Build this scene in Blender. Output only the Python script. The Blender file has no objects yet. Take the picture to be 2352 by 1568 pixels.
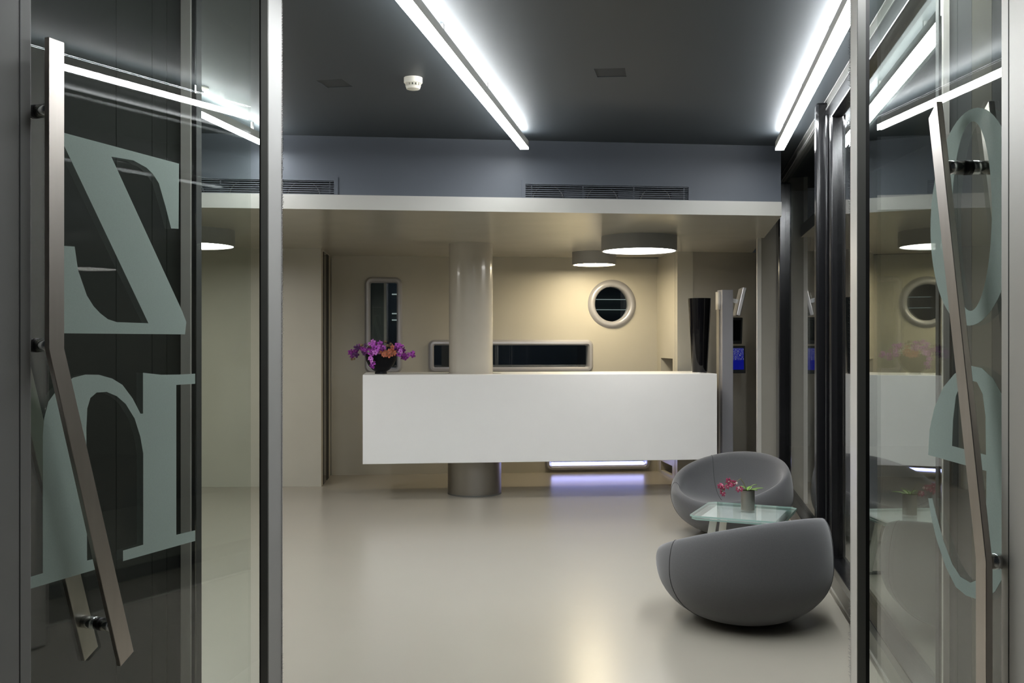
import bpy, bmesh, math, random
from mathutils import Vector, Matrix
from mathutils.geometry import tessellate_polygon
random.seed(7)
S = bpy.context.scene
C = S.collection

# ------------------------------------------------------------------ camera
F = 2230.0; CX = 1176.0; CY = 784.0; EYE = 1.40          # photo focal length and principal point in pixels of the 2352 frame
cam_d = bpy.data.cameras.new('camera')
cam = bpy.data.objects.new('camera', cam_d); C.objects.link(cam)
cam.location = (0, 0, EYE); cam.rotation_euler = (math.radians(90), 0, 0)
cam_d.sensor_width = 36.0; cam_d.lens = F / 2352 * 36.0
cam_d.clip_start = 0.02; cam_d.clip_end = 100
S.camera = cam

# ------------------------------------------------------------------ world (night outside), exposure
w = bpy.data.worlds.new('night'); S.world = w; w.use_nodes = True
w.node_tree.nodes['Background'].inputs[0].default_value = (0.85, 0.95, 1.0, 1)
w.node_tree.nodes['Background'].inputs[1].default_value = 0.010
S.view_settings.view_transform = 'Standard'; S.view_settings.look = 'None'
S.view_settings.gamma = 1.0; S.view_settings.use_curve_mapping = False
S.view_settings.exposure = 0.60
S.cycles.max_bounces = 14; S.cycles.transparent_max_bounces = 24
S.cycles.glossy_bounces = 8; S.cycles.diffuse_bounces = 6
S.cycles.sample_clamp_indirect = 6.0; S.cycles.blur_glossy = 0.3

STRIP_L = 58.0       # radiance of the fluorescent strips
DRUM_L = 13.0        # big ceiling drums
SPOT_L = 36.0        # small warm drum near the back wall

# ------------------------------------------------------------------ materials
def srgb(r, g, b):
    f = lambda c: ((c / 255 + 0.055) / 1.055) ** 2.4 if c > 10 else c / 255 / 12.92
    return (f(r), f(g), f(b), 1)

def pmat(name, col, rough=0.5, metal=0.0, noise=0.0, nscale=6.0, bump=0.0, bscale=60.0, spec=0.5, coat=0.0, stretch=None, emit=None, rvar=0.0, sheen=0.0):
    m = bpy.data.materials.new(name); m.use_nodes = True
    nt = m.node_tree; b = nt.nodes['Principled BSDF']
    b.inputs['Base Color'].default_value = col
    b.inputs['Roughness'].default_value = rough
    b.inputs['Metallic'].default_value = metal
    b.inputs['Specular IOR Level'].default_value = spec
    b.inputs['Coat Weight'].default_value = coat
    b.inputs['Sheen Weight'].default_value = sheen
    if emit:
        b.inputs['Emission Color'].default_value = emit[0]; b.inputs['Emission Strength'].default_value = emit[1]
    tc = nt.nodes.new('ShaderNodeTexCoord')
    src = tc.outputs['Object']
    if stretch:
        mp = nt.nodes.new('ShaderNodeMapping'); mp.inputs['Scale'].default_value = stretch
        nt.links.new(src, mp.inputs['Vector']); src = mp.outputs['Vector']
    n = nt.nodes.new('ShaderNodeTexNoise'); n.inputs['Scale'].default_value = nscale; n.inputs['Detail'].default_value = 5
    nt.links.new(src, n.inputs['Vector'])
    if noise:
        mr = nt.nodes.new('ShaderNodeMapRange')
        mr.inputs[3].default_value = 1 - noise; mr.inputs[4].default_value = 1 + noise
        mr.inputs[1].default_value = 0.15; mr.inputs[2].default_value = 0.85
        nt.links.new(n.outputs['Fac'], mr.inputs[0])
        mx = nt.nodes.new('ShaderNodeVectorMath'); mx.operation = 'SCALE'
        mx.inputs[0].default_value = col[:3]
        nt.links.new(mr.outputs[0], mx.inputs['Scale'])
        nt.links.new(mx.outputs[0], b.inputs['Base Color'])
    if rvar:
        mr2 = nt.nodes.new('ShaderNodeMapRange')
        mr2.inputs[1].default_value = 0.3; mr2.inputs[2].default_value = 0.7
        mr2.inputs[3].default_value = rough - rvar; mr2.inputs[4].default_value = rough + rvar
        nt.links.new(n.outputs['Fac'], mr2.inputs[0]); nt.links.new(mr2.outputs[0], b.inputs['Roughness'])
    if bump:
        n2 = nt.nodes.new('ShaderNodeTexNoise'); n2.inputs['Scale'].default_value = bscale; n2.inputs['Detail'].default_value = 3
        nt.links.new(src, n2.inputs['Vector'])
        bp = nt.nodes.new('ShaderNodeBump'); bp.inputs['Strength'].default_value = bump; bp.inputs['Distance'].default_value = 0.01
        nt.links.new(n2.outputs['Fac'], bp.inputs['Height']); nt.links.new(bp.outputs[0], b.inputs['Normal'])
    return m

def emat(name, col, strength):
    m = bpy.data.materials.new(name); m.use_nodes = True
    nt = m.node_tree; nt.nodes.clear()
    e = nt.nodes.new('ShaderNodeEmission'); e.inputs[0].default_value = col; e.inputs[1].default_value = strength
    o = nt.nodes.new('ShaderNodeOutputMaterial'); nt.links.new(e.outputs[0], o.inputs[0])
    return m

def glassmat(name, tint, ior=1.5):
    """thin architectural glass: every face lets light straight through and mirrors by Fresnel"""
    m = bpy.data.materials.new(name); m.use_nodes = True
    nt = m.node_tree; nt.nodes.clear()
    geo = nt.nodes.new('ShaderNodeNewGeometry')
    mr = nt.nodes.new('ShaderNodeMapRange'); mr.inputs[3].default_value = ior; mr.inputs[4].default_value = 1 / ior
    nt.links.new(geo.outputs['Backfacing'], mr.inputs[0])
    fr = nt.nodes.new('ShaderNodeFresnel'); nt.links.new(mr.outputs[0], fr.inputs['IOR'])
    tr = nt.nodes.new('ShaderNodeBsdfTransparent'); tr.inputs[0].default_value = tint
    gl = nt.nodes.new('ShaderNodeBsdfGlossy'); gl.inputs['Roughness'].default_value = 0.0; gl.inputs[0].default_value = (1, 1, 1, 1)
    mx = nt.nodes.new('ShaderNodeMixShader')
    nt.links.new(fr.outputs[0], mx.inputs[0]); nt.links.new(tr.outputs[0], mx.inputs[1]); nt.links.new(gl.outputs[0], mx.inputs[2])
    o = nt.nodes.new('ShaderNodeOutputMaterial'); nt.links.new(mx.outputs[0], o.inputs[0])
    return m

def filmmat(name, col, opac):
    """etched / frosted film: part see-through, part scattering on both sides"""
    m = bpy.data.materials.new(name); m.use_nodes = True
    nt = m.node_tree; nt.nodes.clear()
    tr = nt.nodes.new('ShaderNodeBsdfTransparent')
    df = nt.nodes.new('ShaderNodeBsdfDiffuse'); df.inputs[0].default_value = col
    tl = nt.nodes.new('ShaderNodeBsdfTranslucent'); tl.inputs[0].default_value = col
    a = nt.nodes.new('ShaderNodeMixShader'); a.inputs[0].default_value = 0.5
    nt.links.new(df.outputs[0], a.inputs[1]); nt.links.new(tl.outputs[0], a.inputs[2])
    tc = nt.nodes.new('ShaderNodeTexCoord')
    n = nt.nodes.new('ShaderNodeTexNoise'); n.inputs['Scale'].default_value = 300
    nt.links.new(tc.outputs['Object'], n.inputs['Vector'])
    mr = nt.nodes.new('ShaderNodeMapRange'); mr.inputs[3].default_value = opac - 0.06; mr.inputs[4].default_value = opac + 0.06
    nt.links.new(n.outputs['Fac'], mr.inputs[0])
    mx = nt.nodes.new('ShaderNodeMixShader'); nt.links.new(mr.outputs[0], mx.inputs[0])
    nt.links.new(tr.outputs[0], mx.inputs[1]); nt.links.new(a.outputs[0], mx.inputs[2])
    o = nt.nodes.new('ShaderNodeOutputMaterial'); nt.links.new(mx.outputs[0], o.inputs[0])
    return m

M = {}
M['floor'] = pmat('resin floor', (0.312, 0.288, 0.242, 1), 0.25, noise=0.03, nscale=0.9, spec=0.5)
M['ceiling'] = pmat('charcoal ceiling paint', (0.038, 0.0445, 0.049, 1), 0.5, noise=0.03, nscale=3, spec=0.3)
M['blue_wall'] = pmat('slate blue wall paint', (0.038, 0.0455, 0.057, 1), 0.6, noise=0.03)
M['beige'] = pmat('beige stucco wall', (0.44, 0.42, 0.355, 1), 0.40, noise=0.05, nscale=3, bump=0.03, bscale=25, spec=0.4)
M['soffit'] = pmat('beige polished soffit', (0.41, 0.385, 0.32, 1), 0.20, noise=0.05, nscale=3, bump=0.01, bscale=12, spec=0.5)
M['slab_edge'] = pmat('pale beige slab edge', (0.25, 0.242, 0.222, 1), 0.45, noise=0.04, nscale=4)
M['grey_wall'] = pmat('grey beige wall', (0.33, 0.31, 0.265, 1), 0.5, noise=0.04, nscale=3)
M['white'] = pmat('white solid surface', (0.84, 0.84, 0.83, 1), 0.35, noise=0.015, nscale=5)
M['column'] = pmat('polished beige column plaster', (0.50, 0.47, 0.405, 1), 0.22, noise=0.06, nscale=4, spec=0.55, coat=0.25)
M['steel'] = pmat('brushed steel', (0.34, 0.32, 0.29, 1), 0.38, 1.0, noise=0.12, nscale=5, stretch=(1, 1, 0.15))
M['handle'] = pmat('satin steel bar', (0.50, 0.46, 0.42, 1), 0.32, 1.0, noise=0.1, nscale=30, stretch=(1, 1, 0.1))
M['chrome'] = pmat('polished chrome', (0.75, 0.75, 0.75, 1), 0.22, 1.0, noise=0.03)
M['black_metal'] = pmat('black lacquered frame', (0.008, 0.008, 0.009, 1), 0.18, 0.0, noise=0.02, spec=0.6)
M['rubber'] = pmat('black rubber', (0.004, 0.004, 0.004, 1), 0.6, noise=0.05)
M['alu'] = pmat('anodised aluminium', (0.24, 0.235, 0.228, 1), 0.6, 0.1, noise=0.04, nscale=8)
M['alu_pale'] = pmat('pale aluminium profile', (0.62, 0.60, 0.55, 1), 0.4, 0.25, noise=0.03)
M['alu_dark'] = pmat('dark aluminium', (0.12, 0.12, 0.11, 1), 0.45, 0.2, noise=0.04)
M['porthole'] = pmat('silver lacquered frame', (0.40, 0.40, 0.425, 1), 0.30, 0.3, noise=0.04, nscale=10)
M['drum'] = pmat('grey drum paint', (0.30, 0.30, 0.29, 1), 0.5, noise=0.04)
M['fabric'] = pmat('grey wool fabric', (0.100, 0.099, 0.102, 1), 0.85, noise=0.10, nscale=180, bump=0.12, bscale=420, spec=0.2, sheen=0.35)
M['seam'] = pmat('dark seam thread', (0.045, 0.045, 0.047, 1), 0.9, noise=0.05)
M['black_gloss'] = pmat('black glossy glaze', (0.003, 0.003, 0.004, 1), 0.08, noise=0.02, spec=0.3)
M['black_bowl'] = pmat('black matt glaze', (0.004, 0.004, 0.006, 1), 0.5, noise=0.05, spec=0.15)
M['white_plastic'] = pmat('ivory plastic', (0.75, 0.72, 0.62, 1), 0.4, noise=0.02)
M['hatch'] = pmat('dark hatch panel', (0.014, 0.017, 0.018, 1), 0.7, noise=0.04)
M['duct'] = pmat('dark duct interior', (0.03, 0.034, 0.042, 1), 0.7, noise=0.05)
M['totem'] = pmat('silver grey totem', (0.36, 0.36, 0.385, 1), 0.45, 0.3, noise=0.03)
M['plastic_dark'] = pmat('charcoal plastic', (0.03, 0.033, 0.033, 1), 0.45, noise=0.04)
M['plastic_silver'] = pmat('silver plastic', (0.6, 0.6, 0.62, 1), 0.3, 0.4, noise=0.03)
M['dark_panel'] = pmat('dark olive cladding', (0.007, 0.008, 0.0062, 1), 0.8, noise=0.08, nscale=4, spec=0.12)
M['olive_panel'] = pmat('olive grey cladding', (0.050, 0.048, 0.034, 1), 0.8, noise=0.05, nscale=4, spec=0.12)
M['grey_clad'] = pmat('dark grey cladding', (0.030, 0.032, 0.031, 1), 0.8, noise=0.05, nscale=4, spec=0.12)
M['skirting'] = pmat('grey kick plate', (0.20, 0.19, 0.165, 1), 0.4, 0.2, noise=0.04)
M['door_void'] = pmat('dark green stained door', (0.018, 0.022, 0.018, 1), 0.35, noise=0.05)
M['dark_room'] = pmat('dark room wall', (0.05, 0.065, 0.065, 1), 0.8, noise=0.05)
M['petal_purple'] = pmat('vivid purple petal', (0.42, 0.06, 0.50, 1), 0.55, noise=0.25, nscale=60, sheen=0.2)
M['petal_dark'] = pmat('deep plum petal', (0.055, 0.004, 0.075, 1), 0.55, noise=0.25, nscale=60)
M['petal_orange'] = pmat('rust orange petal', (0.42, 0.12, 0.06, 1), 0.55, noise=0.25, nscale=60)
M['petal_olive'] = pmat('olive bud', (0.16, 0.11, 0.06, 1), 0.6, noise=0.2, nscale=60)
M['petal_red'] = pmat('crimson pink petal', (0.30, 0.03, 0.085, 1), 0.55, noise=0.3, nscale=80)
M['petal_pale'] = pmat('pale pink bud', (0.62, 0.42, 0.42, 1), 0.5, noise=0.1, nscale=60)
M['leaf'] = pmat('fresh green leaf', (0.13, 0.24, 0.035, 1), 0.45, noise=0.25, nscale=40)
M['stem'] = pmat('green brown stem', (0.14, 0.13, 0.05, 1), 0.6, noise=0.15)
M['strip_light'] = emat('cool fluorescent diffuser', (0.95, 0.98, 1.0, 1), STRIP_L)
M['uplight'] = emat('cool uplight diffuser', (0.95, 0.98, 1.0, 1), STRIP_L * 0.5)
M['drum_light'] = emat('warm white diffuser', (1.0, 0.97, 0.92, 1), DRUM_L)
M['spot_light'] = emat('incandescent diffuser', (1.0, 0.84, 0.56, 1), SPOT_L)
M['blue_tube'] = emat('violet blue tube', (0.42, 0.45, 1.0, 1), 9.0)
M['rear_fill_light'] = emat('dim cool fill light', (0.62, 0.70, 1.0, 1), 5.0)  # added light source, only brightens the room behind the portholes
M['reflection_glow'] = emat('thin reflection line', (0.75, 0.9, 0.9, 1), 0.22)  # glow imitates strip reflections in the porthole panes, no lamp
M['reflection_panel'] = pmat('grey teal reflection', (0.16, 0.19, 0.19, 1), 0.5, noise=0.04)  # colour stands in for a reflection in the tall pane
M['glass'] = glassmat('clear float glass', (0.955, 0.975, 0.96, 1))
M['glass_dark'] = glassmat('tinted facade glass', (0.80, 0.83, 0.82, 1), 1.7)
M['glass_table'] = glassmat('greenish table glass', (0.97, 0.99, 0.98, 1))
M['glass_edge'] = pmat('green glass edge', (0.36, 0.52, 0.47, 1), 0.15, noise=0.05)
M['film'] = filmmat('frosted lettering film', (0.66, 0.76, 0.71, 1), 0.78)
M['film_white'] = filmmat('white printed film', (0.88, 0.92, 0.92, 1), 0.78)

def screenmat():
    m = bpy.data.materials.new('blue screen with blurred rows of text'); m.use_nodes = True
    nt = m.node_tree; b = nt.nodes['Principled BSDF']
    b.inputs['Base Color'].default_value = (0.003, 0.003, 0.006, 1); b.inputs['Roughness'].default_value = 0.2
    tc = nt.nodes.new('ShaderNodeTexCoord')
    sp = nt.nodes.new('ShaderNodeSeparateXYZ'); nt.links.new(tc.outputs['Generated'], sp.inputs[0])
    mp = nt.nodes.new('ShaderNodeMapping'); mp.inputs['Scale'].default_value = (22, 1, 7)
    nt.links.new(tc.outputs['Generated'], mp.inputs['Vector'])
    n = nt.nodes.new('ShaderNodeTexNoise'); n.inputs['Scale'].default_value = 1.6; n.inputs['Detail'].default_value = 1
    nt.links.new(mp.outputs[0], n.inputs['Vector'])
    r = nt.nodes.new('ShaderNodeMapRange'); r.inputs[1].default_value = 0.5; r.inputs[2].default_value = 0.62
    nt.links.new(n.outputs['Fac'], r.inputs[0])
    up = nt.nodes.new('ShaderNodeMapRange'); up.inputs[1].default_value = 0.42; up.inputs[2].default_value = 0.5
    nt.links.new(sp.outputs['Z'], up.inputs[0])
    mu = nt.nodes.new('ShaderNodeMath'); mu.operation = 'MULTIPLY'
    nt.links.new(r.outputs[0], mu.inputs[0]); nt.links.new(up.outputs[0], mu.inputs[1])
    mix = nt.nodes.new('ShaderNodeMix'); mix.data_type = 'RGBA'
    mix.inputs[6].default_value = (0.006, 0.01, 0.30, 1); mix.inputs[7].default_value = (0.25, 0.27, 0.42, 1)
    nt.links.new(mu.outputs[0], mix.inputs[0])
    nt.links.new(mix.outputs[2], b.inputs['Emission Color']); b.inputs['Emission Strength'].default_value = 0.3
    return m
M['screen_blue'] = screenmat()

# ------------------------------------------------------------------ helpers
def tag(o, label=None, cat=None, group=None, kind=None):
    if label: o['label'] = label
    if cat: o['category'] = cat
    if group: o['group'] = group
    if kind: o['kind'] = kind
    return o

def obj(name, verts, faces, mat, parent=None, smooth=False, mats=None, fmat=None):
    me = bpy.data.meshes.new(name); me.from_pydata([tuple(v) for v in verts], [], faces); me.update()
    for m in (mats or [mat]): me.materials.append(m)
    if fmat:
        for p, i in zip(me.polygons, fmat): p.material_index = i
    if smooth:
        for p in me.polygons: p.use_smooth = True
    o = bpy.data.objects.new(name, me); C.objects.link(o)
    if parent: o.parent = parent
    return o

def fixn(o):
    bm = bmesh.new(); bm.from_mesh(o.data); bmesh.ops.recalc_face_normals(bm, faces=bm.faces); bm.to_mesh(o.data); bm.free(); return o

def empty(name, loc=(0, 0, 0), rz=0.0):
    o = bpy.data.objects.new(name, None); C.objects.link(o); o.location = loc; o.rotation_euler = (0, 0, rz)
    o.empty_display_size = 0.1
    return o

def bevel(o, wd, seg=2, ang=35):
    b = o.modifiers.new('bevel', 'BEVEL'); b.width = wd; b.segments = seg; b.limit_method = 'ANGLE'; b.angle_limit = math.radians(ang)
    return o

def boxv(x0, x1, y0, y1, z0, z1, T=None):
    v = [Vector(p) for p in ((x0, y0, z0), (x1, y0, z0), (x1, y1, z0), (x0, y1, z0), (x0, y0, z1), (x1, y0, z1), (x1, y1, z1), (x0, y1, z1))]
    if T: v = [T @ p for p in v]
    f = [(0, 3, 2, 1), (4, 5, 6, 7), (0, 1, 5, 4), (1, 2, 6, 5), (2, 3, 7, 6), (3, 0, 4, 7)]
    return v, f

def box(name, x0, x1, y0, y1, z0, z1, mat, parent=None, T=None, bev=0.0):
    v, f = boxv(x0, x1, y0, y1, z0, z1, T)
    o = obj(name, v, f, mat, parent)
    if bev: bevel(o, bev)
    return o

def prism(name, pts, z0, z1, mat, parent=None, bev=0.0):
    n = len(pts)
    v = [(p[0], p[1], z0) for p in pts] + [(p[0], p[1], z1) for p in pts]
    f = [tuple(range(n))[::-1], tuple(range(n, 2 * n))] + [(i, (i + 1) % n, n + (i + 1) % n, n + i) for i in range(n)]
    o = fixn(obj(name, v, f, mat, parent))
    if bev: bevel(o, bev)
    return o

def sheet(outer, holes, thick, fr):
    """polygon with holes, in 2D, extruded by thick; fr(a,b,c)->Vector. returns verts, faces"""
    loops = [outer] + holes
    flat = [p for l in loops for p in l]
    tris = tessellate_polygon([[Vector((p[0], p[1], 0)) for p in l] for l in loops])
    n = len(flat)
    v = [fr(p[0], p[1], 0) for p in flat] + [fr(p[0], p[1], thick) for p in flat]
    f = [tuple(t) for t in tris] + [tuple(i + n for i in t)[::-1] for t in tris]
    k = 0
    for l in loops:
        m = len(l)
        for i in range(m): f.append((k + i, k + (i + 1) % m, n + k + (i + 1) % m, n + k + i))
        k += m
    return v, f

def rrect(x0, x1, y0, y1, r, seg=6):
    pts = []
    for cx, cy, a0 in ((x1 - r, y1 - r, 0), (x0 + r, y1 - r, 90), (x0 + r, y0 + r, 180), (x1 - r, y0 + r, 270)):
        for i in range(seg + 1):
            a = math.radians(a0 + 90 * i / seg); pts.append((cx + r * math.cos(a), cy + r * math.sin(a)))
    return pts

def circ(cx, cy, r, n=48, ry=None):
    ry = ry or r
    return [(cx + r * math.cos(2 * math.pi * i / n), cy + ry * math.sin(2 * math.pi * i / n)) for i in range(n)]

def lathe(name, prof, mat, parent=None, n=40, c=(0, 0, 0), smooth=True, cap=True):
    v = []; f = []
    for r, z in prof:
        for i in range(n):
            a = 2 * math.pi * i / n; v.append((c[0] + r * math.cos(a), c[1] + r * math.sin(a), c[2] + z))
    for k in range(len(prof) - 1):
        for i in range(n):
            f.append((k * n + i, k * n + (i + 1) % n, (k + 1) * n + (i + 1) % n, (k + 1) * n + i))
    if cap:
        if prof[0][0] > 1e-6: f.append(tuple(range(n))[::-1])
        if prof[-1][0] > 1e-6: f.append(tuple(range((len(prof) - 1) * n, len(prof) * n)))
    o = obj(name, v, f, mat, parent)
    if smooth:
        for p in o.data.polygons: p.use_smooth = len(p.vertices) == 4
        md = o.modifiers.new('es', 'EDGE_SPLIT'); md.split_angle = math.radians(40)
    return o

def tube(name, pts, r, mat, parent=None, n=8, closed=False, rr=None):
    pts = [Vector(p) for p in pts]; v = []; f = []; m = len(pts)
    up = Vector((0.13, 0.21, 1)).normalized()
    for k, p in enumerate(pts):
        a = pts[k - 1] if (k > 0 or closed) else p; b = pts[(k + 1) % m] if (k < m - 1 or closed) else p
        t = (b - a).normalized()
        x = t.cross(up)
        if x.length < 1e-3: x = t.cross(Vector((1, 0, 0)))
        x.normalize(); y = t.cross(x)
        rad = rr[k] if rr else r
        for i in range(n):
            q = 2 * math.pi * i / n; v.append(p + x * rad * math.cos(q) + y * rad * math.sin(q))
    for k in range(m if closed else m - 1):
        k2 = (k + 1) % m
        for i in range(n): f.append((k * n + i, k * n + (i + 1) % n, k2 * n + (i + 1) % n, k2 * n + i))
    if not closed:
        f.append(tuple(range(n))[::-1]); f.append(tuple(range((m - 1) * n, m * n)))
    return fixn(obj(name, v, f, mat, parent, smooth=True))

def ray(u, v): return Vector(((u - CX) / F, 1.0, -(v - CY) / F))
EYEP = Vector((0, 0, EYE))
def on_z(u, v, Z):
    d = ray(u, v); return EYEP + d * ((Z - EYE) / d.z)
def on_plane(u, v, p0, nrm):
    d = ray(u, v); return EYEP + d * ((Vector(p0) - EYEP).dot(nrm) / d.dot(nrm))
def at_y(u, v, y): return EYEP + ray(u, v) * y

def lerp2(a, b, t): return (a[0] + (b[0] - a[0]) * t, a[1] + (b[1] - a[1]) * t)

# ------------------------------------------------------------------ plan of the place (metres, camera foot at 0,0)
DX = Vector((389.0, 2230.0, 0)).normalized()          # run of the glass facade and of the ceiling strips
EX = Vector((DX.y, -DX.x, 0))                         # across the entrance
def facade_x(y): return 0.853 + 0.17444 * y           # inner face of the glass facade on the right
def entr(y0, x): return y0 - 0.17444 * x              # entrance line
CEIL = 2.82; SOF = 2.30; SLABT = 2.40
def back_y(x): return 10.29 + 0.098 * (x + 0.674)
def slab_y(x): return 6.77 + 0.107 * (x - 0.194)
def upper_y(x): return 6.87 + 0.107 * (x - 0.194)
LWX = -5.2
def left_x(y): return LWX + 0.17444 * y

# floor and ceilings
fl = obj('floor', [(-8, -3, 0), (5, -3, 0), (6, 13, 0), (-8, 13, 0), (-8, -3, -0.1), (5, -3, -0.1), (6, 13, -0.1), (-8, 13, -0.1)],
         [(0, 1, 2, 3), (4, 7, 6, 5), (0, 4, 5, 1), (1, 5, 6, 2), (2, 6, 7, 3), (3, 7, 4, 0)], M['floor'])
tag(fl, 'polished beige resin floor of the lobby', 'floor', kind='structure')

# ceiling with two sunk square hatches cut in
hatch1 = [on_z(u, v, CEIL) for u, v in ((725.7, 185), (784, 181), (810, 199), (753, 202))]
hatch2 = [on_z(u, v, CEIL) for u, v in ((1364, 158), (1435.4, 156), (1438.7, 175.8), (1372.4, 177.4))]
cl_out = [(-7.0, 1.2), (3.0, 1.2), (3.0, 9.2), (-7.0, 8.0)]
v, f = sheet(cl_out, [[(p.x, p.y) for p in hatch1][::-1], [(p.x, p.y) for p in hatch2][::-1]], 0.06, lambda a, b, c: Vector((a, b, CEIL + c)))
ce = fixn(obj('ceiling', v, f, M['ceiling']))
tag(ce, 'dark charcoal painted ceiling above the lobby', 'ceiling', kind='structure')
for k, h in enumerate((hatch1, hatch2)):
    c = sum(h, Vector()) / 4
    pts = [c + (p - c) * 0.985 for p in h]
    o = prism('access_hatch', [(p.x, p.y) for p in pts], CEIL + 0.003, CEIL + 0.03, M['hatch'])
    tag(o, ('dark flush access hatch in ceiling left of the smoke detector', 'dark flush access hatch in ceiling between the two bright strips')[k], 'hatch', 'ceiling hatches')

# slab (lowered soffit over the reception) and upper wall
SR0 = (1.932, slab_y(1.932)); SR1 = (1.932 + 0.17444 * 3.4, slab_y(1.932) + 3.4)
sl = prism('ceiling_soffit', [(-7.0, slab_y(-7.0)), SR0, SR1, (-7.0, 10.8)], SOF, SLABT, M['soffit'])
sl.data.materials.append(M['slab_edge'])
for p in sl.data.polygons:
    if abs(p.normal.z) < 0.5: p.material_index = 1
tag(sl, 'lowered beige slab over the reception with a pale front edge', 'ceiling', kind='structure')

# upper wall with two grille openings
UW0 = Vector((-7.0, upper_y(-7.0), 0)); UW1 = Vector((1.955, upper_y(1.955), 0))
ud = (UW1 - UW0).normalized(); un = Vector((ud.y, -ud.x, 0))   # un faces the room
def uw(a, b, c): return UW0 + ud * a + Vector((0, 0, b)) - un * c
def uw_a(u, v): p = on_plane(u, v, UW0, un); return (p - UW0).dot(ud), p.z
g2 = (uw_a(1207, 423)[0], uw_a(1581, 430)[0], 2.405, uw_a(1207, 423)[1])
g1r = uw_a(767, 414)[0]
g1 = (g1r - (g2[1] - g2[0]), g1r, 2.405, g2[3])
Lw = (UW1 - UW0).length
holes = [[(g[0], g[2]), (g[0], g[3]), (g[1], g[3]), (g[1], g[2])] for g in (g1, g2)]
v, f = sheet([(0, SLABT), (Lw, SLABT), (Lw, CEIL), (0, CEIL)], holes, 0.10, uw)
up = fixn(obj('wall_upper', v, f, M['blue_wall']))
tag(up, 'slate blue upper wall above the beige slab', 'wall', kind='structure')
for k, g in enumerate((g1, g2)):
    th = empty('air_grille', uw((g[0] + g[1]) / 2, SLABT, 0))
    tag(th, ('slatted air grille in blue wall above slab, by the left sliding door', 'slatted air grille in blue wall between the two nearer strip lights')[k], 'air grille', 'wall air grilles')
    th.rotation_euler = (0, 0, math.atan2(ud.y, ud.x))
    W2 = (g[1] - g[0]) / 2; H = g[3] - SLABT
    fr = 0.028
    v, f = sheet([(-W2 - fr, 0), (W2 + fr, 0), (W2 + fr, H + fr), (-W2 - fr, H + fr)], [[(-W2, 0.004), (-W2, H), (W2, H), (W2, 0.004)]], 0.008,
                 lambda a, b, c: Vector((a, -c, b)))
    fixn(obj('grille_frame', v, f, M['blue_wall'], th))
    ns = 7
    for i in range(ns):
        zz = 0.006 + (H - 0.008) * (i + 0.75) / ns
        vv, ff = boxv(-W2, W2, 0.0, 0.006, zz - 0.0030, zz + 0.0030)
        obj('slat', vv, ff, M['blue_wall'], th)
    for i in range(4):
        xx = -W2 + 2 * W2 * (i + 0.12) / 3.2
        if xx < W2: box('slat_bracket', xx - 0.003, xx + 0.003, 0.006, 0.012, 0, H, M['blue_wall'], th)
    box('duct_back', -W2, W2, 0.14, 0.15, 0, H, M['rubber'], th)
    for i in range(3):
        xx = -W2 + 2 * W2 * (0.165 + 0.335 * i)
        pts = [(xx - 0.02 + 0.115 * math.cos(math.radians(a)), 0.122 * math.sin(math.radians(a))) for a in range(0, 181, 15)]
        ring = tube('duct_mouth', [(p[0], 0.10, p[1] + 0.002) for p in pts], 0.003, M['skirting'], th, 6)
    for i in range(4):
        xa = -W2 + 2 * W2 * (0.165 + 0.335 * (i - 1)) + 0.10 if i else -W2
        xb = -W2 + 2 * W2 * (0.165 + 0.335 * i) - 0.14 if i < 3 else W2
        if xb - xa > 0.02: box('duct_plate', xa, xb, 0.105, 0.11, 0, H * 0.8, M['duct'], th)

# back wall with porthole openings
BA = Vector((-1.92, back_y(-1.92), 0)); BB = Vector((1.57, back_y(1.57), 0))
bd = (BB - BA).normalized(); bn = Vector((bd.y, -bd.x, 0))
def bw(a, b, c): return BA + bd * a + Vector((0, 0, b)) - bn * c
def bw_px(u, v): p = on_plane(u, v, BA, bn); return (p - BA).dot(bd), p.z
tallA = bw_px(837.5, 635.7); tallB = bw_px(924, 857)
wideA = bw_px(984, 780); wideB = bw_px(1362.5, 855)
rc = bw_px(1405.4, 698.2); rr_ = 56 * back_y(1.07) / F
lowA = bw_px(1252, 1000); lowB = bw_px(1494, 1081)
FW = 0.058
portholes = [
    ('tall', rrect(tallA[0], tallB[0], tallB[1], tallA[1], 0.075), rrect(tallA[0] + FW, tallB[0] - FW, tallB[1] + FW, tallA[1] - FW, 0.02)),
    ('wide', rrect(wideA[0], wideB[0], wideB[1], wideA[1], 0.065), rrect(wideA[0] + FW, wideB[0] - FW, wideB[1] + FW, wideA[1] - FW, 0.015)),
    ('round', circ(rc[0], rc[1], rr_), circ(rc[0], rc[1], rr_ - 0.075)),
    ('low', rrect(lowA[0], lowB[0], max(lowB[1], 0.012), 0.46, 0.075), rrect(lowA[0] + FW, lowB[0] - FW, max(lowB[1], 0.012) + 0.058, 0.40, 0.02)),
]
Lb = (BB - BA).length
mid = lambda o, i: [lerp2(p, q, 0.5) for p, q in zip(o, i)]
v, f = sheet([(-0.05, 0), (Lb + 0.02, 0), (Lb + 0.02, SOF), (-0.05, SOF)], [mid(o, i)[::-1] for _, o, i in portholes], 0.14, bw)
wb = fixn(obj('wall_back', v, f, M['beige']))
tag(wb, 'beige stucco back wall behind the reception desk', 'wall', kind='structure')
wl = ('tall rounded porthole window in silver frame behind the purple orchids', 'long horizontal porthole window in silver frame behind the column',
      'round porthole window in silver frame high on the back wall', 'low porthole window glowing violet blue under the white desk')
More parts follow.
